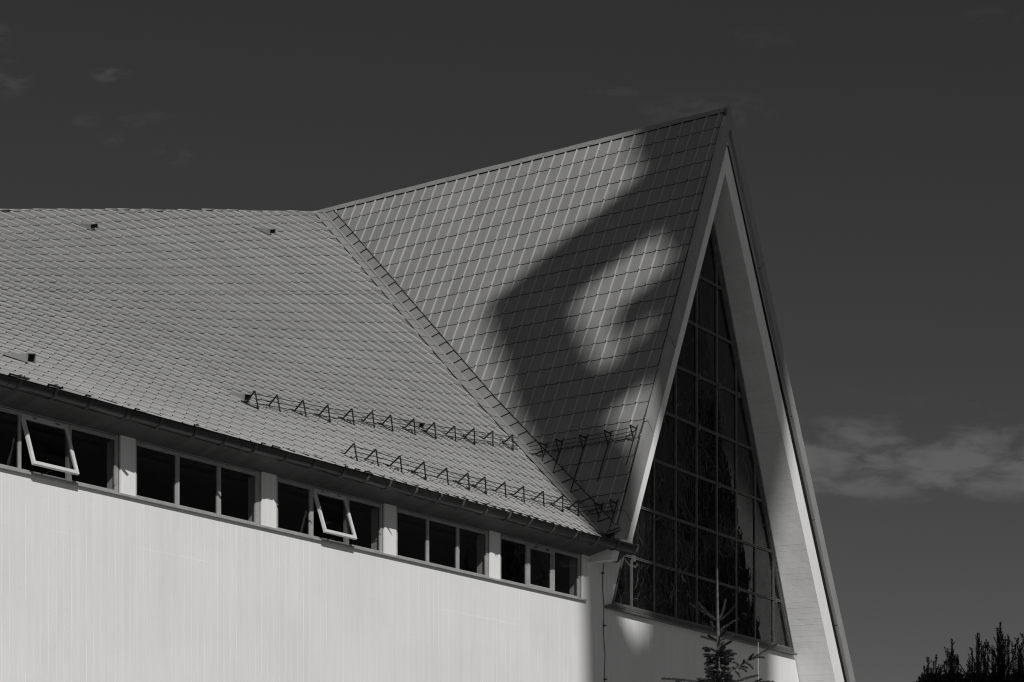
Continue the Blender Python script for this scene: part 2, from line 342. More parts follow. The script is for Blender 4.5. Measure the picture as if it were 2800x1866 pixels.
# ---- tiled roofs
PROF = [(0., .000), (.10, 0.), (.70, -.001), (.79, -.004), (.83, .014), (.87, .029), (.92, .031), (.965, .016), (1., 0.)]
def tiles(name, cells, posfn, mats, cuts, lift_=.0115):
    """cells: list of (4 corners in parameter space, (i,j), tint); posfn maps (pts, heights) to space"""
    A = np.array([p[0] for p in PROF]); H = np.array([p[1] for p in PROF]); n = len(A)
    cor = np.array([c[0] for c in cells]); N = len(cells)
    jit = rng.normal(0, .0010, N); tw = rng.normal(0, .003, (N, n))*0+rng.normal(0, .0009, (N, 1))*np.linspace(-1, 1, n)
    rows = []
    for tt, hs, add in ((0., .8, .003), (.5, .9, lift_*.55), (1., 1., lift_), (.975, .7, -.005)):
        a = A[None, :, None]
        up = cor[:, None, 0]*(1-a)+cor[:, None, 1]*a; dn = cor[:, None, 3]*(1-a)+cor[:, None, 2]*a
        p = up*(1-tt)+dn*tt
        lift = add+(jit[:, None]+tw)*(tt if tt > .4 else 0)*(1 if add > 0 else 0)
        rows.append(posfn(p.reshape(-1, 2), (H[None]*hs+lift).ravel()).reshape(N, n, 3))
    V = np.stack(rows, 1)                                           # N,4,n,3
    base = (np.arange(N)*4*n)[:, None, None]
    k = np.arange(n-1)
    fs = []; mi = []
    for r0, r1, m_ in ((0, 1, 0), (1, 2, 0), (2, 3, 1)):  # last strip: skirt under each tile edge, coloured dark as shade
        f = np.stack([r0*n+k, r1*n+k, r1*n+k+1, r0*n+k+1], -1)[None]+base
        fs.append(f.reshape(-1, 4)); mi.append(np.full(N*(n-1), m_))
    fs = np.concatenate(fs); mi = np.concatenate(mi)
    me = D.meshes.new(name); me.from_pydata(V.reshape(-1, 3).tolist(), [], fs.tolist())
    me.polygons.foreach_set('material_index', mi.astype(np.int32))
    uv = me.uv_layers.new(name='tile')
    ij = np.array([c[1] for c in cells], float); tv = np.array([0, .5, .985, .98])
    UV = np.empty((N, 4, n, 2)); UV[..., 0] = ij[:, 0][:, None, None]+A[None, None]*.998; UV[..., 1] = ij[:, 1][:, None, None]+tv[None, :, None]
    li = np.empty(len(me.loops), np.int32); me.loops.foreach_get('vertex_index', li)
    uv.data.foreach_set('uv', UV.reshape(-1, 2)[li].ravel())
    ca = me.color_attributes.new('tint', 'FLOAT_COLOR', 'POINT')
    tint = np.repeat(rng.random(N), 4*n); ca.data.foreach_set('color', np.stack([tint]*3+[np.ones_like(tint)], -1).ravel())
    import bmesh
    bm = bmesh.new(); bm.from_mesh(me)
    for co_, no_, sel in cuts:
        fsel = [f for f in bm.faces if sel(f.calc_center_median())]
        geom = list({x for f in fsel for x in list(f.verts)+list(f.edges)})+fsel
        if geom: bmesh.ops.bisect_plane(bm, geom=geom, plane_co=Vector(co_), plane_no=Vector(no_), clear_outer=True, clear_inner=False)
    bm.to_mesh(me); bm.free()
    for m_ in mats: me.materials.append(M[m_])
    me.update()
    o = D.objects.new(name, me); COL.objects.link(o); o.parent = church; o.matrix_local = WM['church'].inverted(); WM[o.name] = Matrix.Identity(4)
    return o
def sight_plane(a, b, inside):
    """plane through the eye and two surveyed points; normal away from the point `inside`"""
    n = unit(np.cross(ray(*a), ray(*b)))
    if n@ray(*inside) > 0: n = -n
    return CAM.tolist(), n.tolist()
def py_of(v): return HY-F*(v[2]-CAMZ)/v[1]
def px_of(v): return CX+F*v[0]/v[1]

rows_q = [-4.78-k for k in range(16, -1, -1)]+[-4.43+k for k in range(0, 26)]
cols = list(range(-66, 30))
PP, QQ = np.meshgrid(np.array(cols, float), np.array(rows_q), indexing='ij')
X, Y, OK = grid_to_xy(PP.ravel(), QQ.ravel())
X = X.reshape(PP.shape); Y = Y.reshape(PP.shape); OK = OK.reshape(PP.shape)
EAVE = lambda x: 1019.7+.2721*x
RIDGE = [(-260, 570), (0, 573.6), (420, 574), (880, 579)]
FOLD = [(879, 579), (1303, 1080), (1640, 1447), (1662, 1471)]
def fold_x(y): return float(np.interp(y, [p[1] for p in FOLD], [p[0] for p in FOLD]))
def ridge_y(x): return float(np.interp(x, [p[0] for p in RIDGE], [p[1] for p in RIDGE]))
def cut_x(y): return fold_x(y)-float(np.interp(y, [579, 1100, 1450], [21, 17, 14]))
cells = []
for a in range(len(cols)-1):
    for b in range(len(rows_q)-1):
        if not (OK[a, b] and OK[a+1, b] and OK[a, b+1] and OK[a+1, b+1]): continue
        c = [(X[a, b], Y[a, b]), (X[a+1, b], Y[a+1, b]), (X[a+1, b+1], Y[a+1, b+1]), (X[a, b+1], Y[a, b+1])]
        xs = [q[0] for q in c]; ys = [q[1] for q in c]
        if max(xs)-min(xs) > 160 or max(ys)-min(ys) > 90: continue
        if all(q[1] < ridge_y(q[0]) for q in c) or all(q[1] > EAVE(q[0])+2 for q in c) or all(q[0] > cut_x(q[1])+1 for q in c): continue
        if max(xs) < -150: continue
        cells.append((c, (cols[a], b), 0))
def main_pos(p, h): return surf(p[:, 0], p[:, 1])+surf_n(p[:, 0], p[:, 1])*h[:, None]
cuts = [sight_plane((880-21, 579), (1303-17, 1080), (400, 900))+((lambda v: py_of(v) <= 1080),),
        sight_plane((1303-17, 1080), (1662-14, 1471), (400, 900))+((lambda v: py_of(v) > 1080),),
        sight_plane((0, EAVE(0)+1), (1700, EAVE(1700)+1), (600, 900))+((lambda v: py_of(v) > EAVE(px_of(v))-40),)]
for p, q in zip(RIDGE[:-1], RIDGE[1:]):
    cuts.append(sight_plane(p, q, (400, 900))+((lambda v, p=p, q=q: p[0] <= px_of(v) < q[0] and py_of(v) < 620),))
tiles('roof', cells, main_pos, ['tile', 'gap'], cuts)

def front(z): return .06-(.758-.026*(z-7.2))                        # y of the gable's leaning front plane (outward is negative)
# gable roof (plane): along = inwards from the front edge, down = down the slope
TW, TE = .2635, .404
GA = -NG; GD = LEG
anchor = gr(1388.9, 571.4)-P0; p0 = (anchor@GA)/TW; q0 = (anchor@GD)/TE
d1, d2 = float((gr(1413, 562)-P0)@GD), float((gr(1542, 1190)-P0)@GD)
_q = [q0]; _d = [q0*TE]
while _d[-1] < 12: _q.append(_q[-1]+.1); _d.append(_d[-1]+.1*(.409-.016*(_d[-1]-d1)/(d2-d1)))
while _d[0] > -1: _d.insert(0, _d[0]-.1*.406); _q.insert(0, _q[0]-.1)
def gdist(q): return np.interp(q, _q, _d)
def gpos(p, h): return P0+np.outer(p[:, 0]*TW, GA)+np.outer(gdist(p[:, 1]), GD)+np.outer(h, NR)
EDGE = [(905, 565), (1348.5, 1080), (1690, 1440), (1712, 1466)]
def edge_x(y): return float(np.interp(y, [p[1] for p in EDGE], [p[0] for p in EDGE]))
cells = []
fp, fq = p0-math.floor(p0), q0-math.floor(q0)
for i in range(-5, 42):
    for j in range(-2, 30):
        # course 0 starts at the ridge cap
        c = [(i+fp, j+fq), (i+1+fp, j+fq), (i+1+fp, j+1+fq), (i+fp, j+1+fq)]
        c = [c[1], c[0], c[3], c[2]]                                 # left to right as seen
        w3 = gpos(np.array(c), np.zeros(4)); xy = [(px_of(v), py_of(v)) for v in w3]
        if all(q[0] < edge_x(q[1])-1 for q in xy): continue
        if max(q[0] for q in c)*TW < .4*-1-.3: continue
        if min(gdist(q[1]) for q in c[2:]) < .07: continue
        cells.append((c, (i, j), 0))
cuts = [sight_plane(EDGE[0], EDGE[1], (1600, 800))+((lambda v: py_of(v) <= 1080),),
        sight_plane(EDGE[1], EDGE[3], (1680, 1000))+((lambda v: py_of(v) > 1080),),
        ((P0+NG*(-front(17.215)-.005)).tolist(), (NG+UP*.026).tolist(), lambda v: True),
        ((P0+GD*.07).tolist(), (-GD).tolist(), lambda v: True),
        (gr(1700, 1466).tolist(), (0, 0, -1), lambda v: True)]
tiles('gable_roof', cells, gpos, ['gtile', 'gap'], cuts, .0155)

# decks below the tiles, the far slopes, and dark rooms inside
dk = MB()
xs = np.linspace(-180, 1640, 40)
for i in range(len(xs)-1):
    for k in range(12):
        q = []
        for x, kk in ((xs[i], k), (xs[i], k+1), (xs[i+1], k+1), (xs[i+1], k)):
            x0 = x
            top = ridge_y(x0)+2 if x0 < 879 else float(np.interp(x0, [p[0] for p in FOLD], [p[1] for p in FOLD]))
            bot = max(EAVE(x0)-2, top+.5); y = top+(bot-top)*kk/12
            q.append((surf(x0, y)-surf_n(x0, y)*.05))
        dk.quad(*q)
rid = [surf(x, ridge_y(x)+1.5) for x in (-260, 0, 420, 700, 879)]
for a, b in zip(rid[:-1], rid[1:]):
    off = np.array([-3., 9., -6.]); dk.quad(a-UP*.05, b-UP*.05, b+off, a+off)
gd0, gd1 = P0+GD*.02-NR*.05+NG*.40, P0+GD*.02-NR*.05+GA*10.4
fold3 = [gr(*p)-NR*.05 for p in [(879, 579), (1100, 840), (1303, 1080), (1506, 1302), (1640, 1447), (1662, 1471)]]
lowf = P0+GD*(17.1-8.45)/(-GD[2])-NR*.05+NG*.62
poly = [gd0]+[gd1]+fold3+[lowf]
dk.add(poly, [tuple(range(len(poly)))])
RL = unit(.48*AG-UP)                                                # right slope of the gable, unseen side
NRr = unit(np.cross(NG, RL)); NRr = NRr*np.sign(NRr[2])
tp = P0+UP*.0
dk.quad(tp, tp+GA*10.4, tp+GA*10.4+RL*18.5, tp+RL*18.5)
dk.build('roof_deck', 'deck', church)

# ---- valley flashing
vf = MB()
ys = []; y = 588.
while y < 1462: ys.append(y); y += np.interp(y, [590, 1080, 1450], [21.8, 24.5, 27.5])
ys.append(1466.)
def fold_pt(y, h=.0): return gr(fold_x(y), y)+NR*h
def pan_pt(y, h=.0):
    yy = y-np.interp(y, [590, 1450], [18, 15]); xx = edge_x(yy)+1.5; return gr(xx, yy)+NR*h
def flap_pt(y, h=0.):
    x = cut_x(y-4)-4; return surf(x, y-4)+surf_n(x, y-4)*h
N_M = surf_n(1200., 960.)
BIS = unit(NR+N_M)
for a, b in zip(ys[:-1], ys[1:]):
    e = rng.normal(0, .002)
    vf.quad(fold_pt(a, .012), fold_pt(b, .028+e), pan_pt(b, .030+e), pan_pt(a, .014))
    vf.quad(fold_pt(b, .028+e), fold_pt(b-1.2, .0), pan_pt(b-1.2, .0), pan_pt(b, .030+e), 1)
    vf.quad(fold_pt(b+.1, .0285), fold_pt(b+1.1, .0285), pan_pt(b+1.1, .0285), pan_pt(b+.1, .0285), 1)
    f0, f1 = fold_pt(a)+N_M*.030, fold_pt(b)+N_M*(.038+e*.3)
    l0, l1 = flap_pt(a, .031), flap_pt(b, .036+e*.3)
    vf.quad(l0, l1, f1, f0)
    vf.quad(l1+(f1-l1)*.25, l1+(f1-l1)*.25-N_M*.02, f1-N_M*.02, f1, 1)
    # standing fold
    d = unit(f1-f0); wd = unit(np.cross(d, BIS))*.022
    s0, s1 = fold_pt(a), fold_pt(b)
    for u0, u1, m_ in ((-1, 1, 0),):
        A0, A1 = s0+wd*u0, s1+wd*u0; B0, B1 = s0+wd*u1, s1+wd*u1; tt = BIS*.06
        vf.quad(A0, A1, A1+tt, A0+tt); vf.quad(B0+tt, B1+tt, B1, B0); vf.quad(A0+tt, A1+tt, B1+tt, B0+tt)
    vf.quad(s0+wd*1.0+BIS*.04, s1+wd*1.0+BIS*.04, s1+wd*1.18+BIS*.041, s0+wd*1.18+BIS*.041, 1)
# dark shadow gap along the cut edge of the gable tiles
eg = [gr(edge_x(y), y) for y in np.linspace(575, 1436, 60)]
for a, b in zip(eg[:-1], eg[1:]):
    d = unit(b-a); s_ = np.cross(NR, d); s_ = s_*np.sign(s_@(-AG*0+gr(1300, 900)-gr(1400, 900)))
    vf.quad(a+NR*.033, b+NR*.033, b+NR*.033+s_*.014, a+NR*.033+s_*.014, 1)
vf.build('valley_flashing', ['flash', 'gap'], church)

# ---- ridge caps
rc = MB()
n = 18
for k in range(n):
    a = P0+GA*(-.45+k*10.45/n); b = P0+GA*(-.45+(k+1)*10.45/n); h = .018+(.004 if k % 2 else 0)
    for dirn, nr in ((GD, NR), (RL, NRr)):
        rc.quad(a+UP*(h+.012), b+UP*(h+.012), b+dirn*.115+nr*(h+.012), a+dirn*.115+nr*(h+.012))
        rc.quad(a+dirn*.115+nr*(h+.012), b+dirn*.115+nr*(h+.012), b+dirn*.11-nr*.01, a+dirn*.11-nr*.01, 1)
rc.build('ridge_cap', ['flash', 'gap'], church)
rc = MB()
xs = np.arange(-240, 880, 33.)
for k, x in enumerate(xs):
    x1 = min(x+33, 881); e = rng.normal(0, .007)
    pts = [surf(xx, ridge_y(xx)+2.6) + UP*(.012+e) for xx in (x, x1-.4)]
    rc.tube(pts, .022, 8)
rc.build('ridge_cap', 'flash', church, smooth=True)

# ---- gable: leaning front of the A-frame
def line(p, q, z): return p[0]+(q[0]-p[0])*(z-p[1])/(q[1]-p[1])
cLt, cLb = (3.54, 15.99), (-.211, 8.438)
lpL = ((3.585, 16.60), (-.43, 8.46)); smL = ((3.609, 16.821), (-.522, 8.449)); otL = ((3.63, 17.32), (-.79, 8.443))
cR = ((3.54, 15.99), (7.821, 6.854)); coR = ((3.61, 16.56), (8.241, 6.897)); tiR = ((3.66, 16.835), (8.358, 6.909)); toR = ((3.64, 17.32), (8.614, 6.935))
gl_R = ((3.62, 15.93), (7.29, 7.505)); gl_L = ((3.62, 15.93), (.20, 7.47))
fr_ = MB()
# left leg
zb = 8.44
L_in = [(line(cLt, cLb, z), z) for z in (15.99, zb)]; L_out = [(line(*smL, z), z) for z in (zb, 16.75)]
def leg_loft(inn_f, out_f, inn_g, z0, z1, sign, yb):
    """front band, inner face back to the glass line, in slices"""
    zs = np.linspace(z0, z1, 24)
    for a, b in zip(zs[:-1], zs[1:]):
        fr_.quad((inn_f(a), front(a), a), (out_f(a), front(a), a), (out_f(b), front(b), b), (inn_f(b), front(b), b))
        fr_.quad((inn_f(a), front(a), a), (inn_f(b), front(b), b), (inn_g(b), yb, b), (inn_g(a), yb, a), 1)
        fr_.quad((out_f(a), front(a), a), (out_f(a), yb+.2, a), (out_f(b), yb+.2, b), (out_f(b), front(b), b))
apexz = 15.99
leg_loft(lambda z: line(cLt, cLb, z), lambda z: line(*smL, z), lambda z: line(*gl_L, z)-.02, zb, apexz, -1, .10)
leg_loft(lambda z: line(*cR, z), lambda z: line(*coR, z)+.02, lambda z: line(*gl_R, z)+.03, 0., apexz, 1, .10)
fr_.add([(line(*smL, apexz), front(apexz), apexz), (3.54, front(apexz), apexz), (line(*coR, apexz)+.02, front(apexz), apexz), (3.62, front(16.7), 16.7), (3.595, front(16.7), 16.7)], [(0, 1, 2, 3, 4)])
fr_.add([(line(*cR, zb) * 0+line(cLt, cLb, zb), front(zb), zb), (line(*smL, zb), front(zb), zb), (line(*smL, zb), .1, zb), (line(*gl_L, zb)-.02, .1, zb)], [(0, 1, 2, 3)])
fr_.prism([(line(*smL, 8.44)+.1, 8.44), (line(cLt, cLb, 8.44), 8.44), (line(cLt, cLb, 8.12), 8.12), (line(*smL, 8.12)+.15, 8.12)], -.46, .1)
fr_.build('gable_frame', ['wall', 'soffit_white'], church, G_FRAME)

bb = MB()
def board(inner, outer, zs, ext, dep, seams):
    cutsz = [zs[0]]+sorted(seams)+[zs[1]]
    for k, (a, b) in enumerate(zip(cutsz[:-1], cutsz[1:])):
        a_, b_ = a+(.010 if k else 0), b-.010
        sk = .30                                                    # joints run square to the board
        e = ext+(.004 if k % 2 else 0)
        def P_(ln, z): return (line(*ln, z), front(z)-e, z)
        def Q_(ln, z): return (line(*ln, z), front(z)-e+dep, z)
        ai, ao = (a_-sk*0, a_); bi, bo = (b_, b_)
        lowi, lowo = (a_ if k == 0 else a_-.09, a_ if k == 0 else a_+.09); hii, hio = ((b_, b_) if k == len(cutsz)-2 else (b_-.09, b_+.09))
        bb.quad(P_(inner, lowi), P_(outer, lowo), P_(outer, hio), P_(inner, hii))
        bb.quad(P_(inner, lowi), P_(inner, hii), Q_(inner, hii), Q_(inner, lowi))
        bb.quad(P_(outer, lowo), Q_(outer, lowo), Q_(outer, hio), P_(outer, hio))
        bb.quad(P_(inner, lowi), Q_(inner, lowi), Q_(outer, lowo), P_(outer, lowo))
        bb.quad(P_(inner, hii), P_(outer, hio), Q_(outer, hio), Q_(inner, hii))
    bb.quad((line(*inner, zs[0]), front(zs[0])-ext+.03, zs[0]), (line(*outer, zs[0])*.96+line(*inner, zs[0])*.04, front(zs[0])-ext+.03, zs[0]),
            (line(*outer, zs[1])*.96+line(*inner, zs[1])*.04, front(zs[1])-ext+.03, zs[1]), (line(*inner, zs[1]), front(zs[1])-ext+.03, zs[1]), 1)
seamsL = [14.0, 12.25, 10.55, 8.85]; seamsR = [14.6, 12.0, 10.1, 8.1, 6.2, 4.3, 2.4]
board(smL, otL, (8.443, 16.84), .075, .075, seamsL)
board(lpL, smL, (8.455, 16.62), .045, .045, seamsL)
# dark line between board and lip
bb.quad(*[(line(*smL, z)+o, front(z)-.048, z) for z, o in ((8.45, -.004), (8.45, .016), (16.8, .016), (16.8, -.004))], 1)
bb.quad(*[(line(*lpL, z)+o, front(z)-.004, z) for z, o in ((8.45, -.004), (8.45, .022), (16.5, .014), (16.5, -.004))], 1)
# cap piece where the two boards meet
bb.add([(3.60, front(16.84)-.079, 16.82), (line(*otL, 16.84), front(16.84)-.079, 16.84), (3.635, front(17.4)-.079, 17.33), (line(*toR, 16.84), front(16.84)-.079, 16.84), (3.665, front(16.84)-.079, 16.82)], [(0, 1, 2, 3, 4)])
bb.box(3.62, 3.65, front(17.3)-.075, front(17.3)+.02, 17.1, 17.335)
bb.build('bargeboard', ['trim', 'gap'], church, G_FRAME)
bb = MB()
board(tiR, toR, (0., 16.84), .075, .075, seamsR)
bb.quad(*[(line(*coR, z)+o, front(z)-.006, z) for z, o in ((0., .0), (0., .30), (16.55, .06), (16.55, .0))], 1)
for z in np.arange(.4, 16., .31):
    pass
bb.build('bargeboard', ['trim', 'gap'], church, G_FRAME)

# ---- gable glazing
mull = [.165+.792*k for k in range(10)]; mull = [s for s in mull if s < 7.2]
trans = [7.491+.9455*k for k in range(1, 9)]
def glL(z): return line(*gl_L, z)
def glR(z): return line(*gl_R, z)
gw = MB()
yf = .045
for s in mull[1:]:
    zt = min(7.505+(s-.20)/.404*1.0 if s < 3.62 else 99, line((gl_R[0][1], gl_R[0][0]), (gl_R[1][1], gl_R[1][0]), s) if s > 3.62 else 99)
    if s < 3.62: zt = 7.47+(s-.20)*(15.93-7.47)/(3.62-.20)
    gw.box(s-.018, s+.018, yf-.024, yf+.01, 7.5, zt)
for z in trans:
    a, b = glL(z), glR(z)
    if b-a < .1: continue
    gw.box(a, b, yf-.026, yf+.01, z-.024, z-.008); gw.box(a, b, yf-.026, yf+.01, z+.006, z+.022); gw.box(a, b, yf-.012, yf+.01, z-.010, z+.006)
# edge bars along the slopes and the bottom rail
for ln, sg in ((gl_L, 1), (gl_R, -1)):
    pts = [(line(*ln, z), z) for z in (7.47, 15.9)]
    gw.prism([(pts[0][0], pts[0][1]), (pts[0][0]+sg*.055, pts[0][1]), (pts[1][0]+sg*.055, pts[1][1]-.1), (pts[1][0], pts[1][1])], yf-.04, yf+.01)
    gw.prism([(pts[0][0], pts[0][1]), (pts[0][0]+sg*.025, pts[0][1]), (pts[1][0]+sg*.025, pts[1][1]-.1), (pts[1][0], pts[1][1])], yf-.075, yf+.01)
gw.box(glL(7.5), glR(7.5)-.03, yf-.06, yf+.01, 7.497, 7.545)
for z, s in ((trans[0], mull[1]), (trans[0], mull[3]), (trans[0], mull[6]), (trans[0], mull[8]), (trans[3], mull[7]), (trans[3], mull[4]), (trans[4], mull[5]), (trans[4], mull[6]), (trans[4], mull[4]), (trans[6], mull[4]), (trans[2], mull[5])):
    if glL(z) < s < glR(z): gw.box(s+.026, s+.062, yf-.062, yf-.02, z-.075, z+.034)
gwo = gw.build('gable_window', 'mullion', church, G_FRAME)
gp = MB()
zs = [7.5]+trans+[15.9]
for za, zb_ in zip(zs[:-1], zs[1:]):
    lo_, hi_ = glL(za), glR(za)
    cs = [lo_]+[s for s in mull[1:] if lo_ < s < hi_]+[hi_]
    for a, b in zip(cs[:-1], cs[1:]):
        # every pane sits at its own slight angle
        poly = [(max(a, glL(za)), za), (min(b, glR(za)), za), (min(b, glR(zb_)), zb_), (max(a, glL(zb_)), zb_)]
        if poly[1][0] <= poly[0][0]: continue
        if poly[2][0] < poly[3][0]: poly[2] = poly[3] = ((poly[2][0]+poly[3][0])/2, zb_)
        e1, e2 = rng.normal(0, .003, 2)
        xm = (a+b)/2; zm = (za+zb_)/2
        gp.add([(x, yf+.004+e1*(x-xm)+e2*(z-zm), z) for x, z in poly], [(0, 1, 2, 3)])
gp.build('pane', 'artglass', gwo, G_FRAME)
si = MB()
si.prism([(-.02, 7.395), (7.30, 7.395), (7.305, 7.43), (-.02, 7.43)], -.10, .05)
si.box(.1, 7.27, -.055, .05, 7.452, 7.478); si.box(-.01, 7.29, -.02, .05, 7.43, 7.452)
si.build('sill', 'mullion', church, G_FRAME)

# ---- walls
S_L = s_at(-130); S_R = 0.0
wl = MB()
NS = 60
wl.quad((S_L, 0, 0), (0, 0, 0), (0, 0, 7.437), (S_L, 0, 7.437)); wl.quad((S_L, 0, 7.437), (0, 0, 7.437), (0, .27, 7.437), (S_L, .27, 7.437))
wl.quad((S_L, .27, 7.437), (0, .27, 7.437), (0, .27, 0), (S_L, .27, 0))
W5R = s_at(1592.6)
wl.quad((W5R, 0, 7.437), (0, 0, 7.437), (0, 0, 8.30), (W5R, 0, 8.30)); wl.quad((W5R, 0, 7.437), (W5R, 0, 8.30), (W5R, .27, 8.30), (W5R, .27, 7.437))
wl.build('wall', 'wall', church, W_FRAME)
wl = MB()
yb_ = 0.
wl.add([(0, 0, 0), (line(*gl_R, 0)+.05, 0, 0), (line(*gl_R, 7.4)+.03, 0, 7.4), (0, 0, 7.4)], [(0, 1, 2, 3)])
wl.add([(0, 0, 7.4), (.2, 0, 7.4), (.2, 0, 7.47), (line(*gl_L, 8.35), 0, 8.35), (0, 0, 8.35)], [(0, 1, 2, 3, 4)])
wl.add([(.2, 0, 7.47), (.2, .06, 7.47), (line(*gl_L, 8.35), .06, 8.35), (line(*gl_L, 8.35), 0, 8.35)], [(0, 1, 2, 3)])
wl.build('wall', 'wall', church, G_FRAME)

HEAD = 8.235
wins = [((-84, -76), [(56, 62), (187.5, 200)], (319, 330.7), 1),
        ((371, 378), [(486, 494.5), (599, 608)], (703, 716.5), -1),
        ((756, 764), [(851.7, 860.7), (948, 958.7)], (1043.7, 1052), 1),
        ((1084, 1090.8), [(1171.5, 1177), (1253.6, 1259.6)], (1332.5, 1340), -1),
        ((1368, 1374), [(1443.7, 1451), (1514.5, 1520.4)], (1585, 1592.6), 2)]
pier_edges = []
FY, GY = .025, .052
for wi, (lf, ms, rf, kind) in enumerate(wins):
    l0, l1, r0, r1 = s_at(lf[0]), s_at(lf[1]), s_at(rf[0]), s_at(rf[1])
    ml = [(s_at(a), s_at(b)) for a, b in ms]
    fm = MB()
    zb0, zb1, zt0 = 7.462, 7.502, 8.165
    fm.box(l0+.002, l1, FY, .066, zb0, HEAD+.03); fm.box(r0, r1-.002, FY, .066, zb0, HEAD+.03)
    fm.box(l1, r0, FY, .066, zb0, zb1); fm.box(l1, r0, FY, .066, zt0, HEAD+.03)
    # thin secondary line in the frame
    fm.box(r1-.020, r1-.014, FY-.004, FY, zb0, HEAD+.02, 1); fm.box(l0+.014, l0+.019, FY-.004, FY, zb0, HEAD+.02, 1)
    fm.box(l1, r0, FY-.003, FY, zt0+.045, zt0+.05, 1)
    for a, b in ml: fm.box(a, b, FY, .066, zb1, zt0)
    # hinges
    if kind > 0:
        a = ml[0][1]; b = ml[1][0]
        for f_ in (.22, .72): fm.box(a+(b-a)*f_, a+(b-a)*f_+.07, FY-.018, FY, zt0-.012, zt0+.012, 2)
    wo = fm.build('window', ['frame', 'gap', 'bracket'], church, W_FRAME)
    edges = [l1]+[e for m2 in ml for e in m2]+[r0]
    for k in range(3):
        a, b = edges[2*k], edges[2*k+1]
        if k == 1 and kind == 1: continue
        e = rng.normal(0, .002)
        pn = MB(); pn.quad((a, GY+e, zb1), (b, GY-e, zb1), (b, GY-e, zt0), (a, GY+e, zt0)); pn.build('pane', 'glass', wo, W_FRAME)
    if kind > 0:
        a, b = ml[0][1]+.002, ml[1][0]-.002; Hh = zt0-zb1+.03
        sm = MB(); bw = .040
        y0, y1 = (-.04, .0)
        sm.box(a-.02*0, a+bw, y0, y1, -Hh, 0); sm.box(b-bw, b, y0, y1, -Hh, 0); sm.box(a+bw, b-bw, y0, y1, -Hh, -Hh+bw+.006); sm.box(a+bw, b-bw, y0, y1, -bw-.012, 0)
        sm.box(a+.012, a+.026, y1, y1+.014, -Hh+.02, -.02); sm.box(b-.026, b-.012, y1, y1+.014, -Hh+.02, -.02)
        ang = -19.2 if kind == 1 else 0.
        fr2 = W_FRAME @ Matrix.Translation((0, FY+.03 if kind == 1 else FY+.052, zt0+.012)) @ Matrix.Rotation(R(ang), 4, 'X')
        so = sm.build('sash', 'sash' if kind == 1 else 'frame', wo, fr2)
        gp_ = MB(); gp_.quad((a+bw, -.02, -Hh+bw), (b-bw, -.02, -Hh+bw), (b-bw, -.02, -bw), (a+bw, -.02, -bw)); gp_.build('pane', 'glass', wo, fr2)
        if kind == 1:
            st = MB(); xm = a+(b-a)*.42
            st.tube([(xm, .06, 7.49), (xm+.02, -.06, 7.50)], .006); st.tube([(xm+.02, -.06, 7.50), (xm+.1, -.17, 7.545)], .006); st.build('stay', 'iron', wo, W_FRAME)
    pier_edges.append((l0, r1))
pr_l = [(pier_edges[k][1], pier_edges[k+1][0]) for k in range(4)]
for a, b in pr_l:
    p_ = MB(); p_.box(a, b, 0, .27, 7.437, HEAD+.06); p_.build('pier', 'wall', church, W_FRAME)
    # rough painted foot strip
p_ = MB(); p_.box(pier_edges[0][0]-1.2, pier_edges[0][0], 0, .27, 7.437, HEAD+.06); p_.build('pier', 'wall', church, W_FRAME)
sl = MB(); sl.box(S_L, W5R+.07, -.050, .02, 7.434, 7.462); sl.box(S_L, W5R+.03, -.012, .03, 7.462, 7.468)
sl.build('sill', 'frame', church, W_FRAME)

# soffit, fascia
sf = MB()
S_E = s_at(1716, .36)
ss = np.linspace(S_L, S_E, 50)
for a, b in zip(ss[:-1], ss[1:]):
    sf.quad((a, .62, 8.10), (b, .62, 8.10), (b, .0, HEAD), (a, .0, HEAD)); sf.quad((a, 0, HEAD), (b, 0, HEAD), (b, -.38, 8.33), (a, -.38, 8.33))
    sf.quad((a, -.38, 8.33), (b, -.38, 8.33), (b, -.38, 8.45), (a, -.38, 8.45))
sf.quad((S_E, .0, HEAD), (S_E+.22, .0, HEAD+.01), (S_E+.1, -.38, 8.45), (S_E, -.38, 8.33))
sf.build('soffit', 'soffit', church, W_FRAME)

# gutter
GC, GZ, GRr = -.475, 8.425, .125
S_G = s_at(1733, .5)
def gz(s): return GZ+.012*mnoise.noise(Vector((s*.42, 3.1, 0)))+.004*mnoise.noise(Vector((s*1.9, .1, 0)))
gu = MB()
ss = np.arange(S_L, S_G+.001, .25); ss[-1] = S_G
angs = np.linspace(0, math.pi, 15)
for a, b in zip(ss[:-1], ss[1:]):
    for t0, t1 in zip(angs[:-1], angs[1:]):
        q = [(s_, GC-GRr*math.cos(tt), gz(s_)-GRr*math.sin(tt)) for s_, tt in ((a, t0), (b, t0), (b, t1), (a, t1))]
        gu.quad(*q)
gu.tube([(s_, GC-GRr-.006, gz(s_)+.004) for s_ in ss], .013, 8)
gu.tube([(s_, GC+GRr, gz(s_)) for s_ in ss], .006, 5)
gu.add([(S_G, GC-GRr*math.cos(tt), gz(S_G)-GRr*math.sin(tt)) for tt in angs], [tuple(range(15))])
k = S_L+.4
while k < S_G-.3:                                                   # soldered laps
    gu.tube([(k, GC-(GRr+.002)*math.cos(tt), gz(k)-(GRr+.002)*math.sin(tt)) for tt in np.linspace(0, 2.4, 10)], .004, 4); k += 2.0
guo = gu.build('gutter', 'gutter', church, W_FRAME, smooth=True)
s_ = S_G-.03; nb = 0
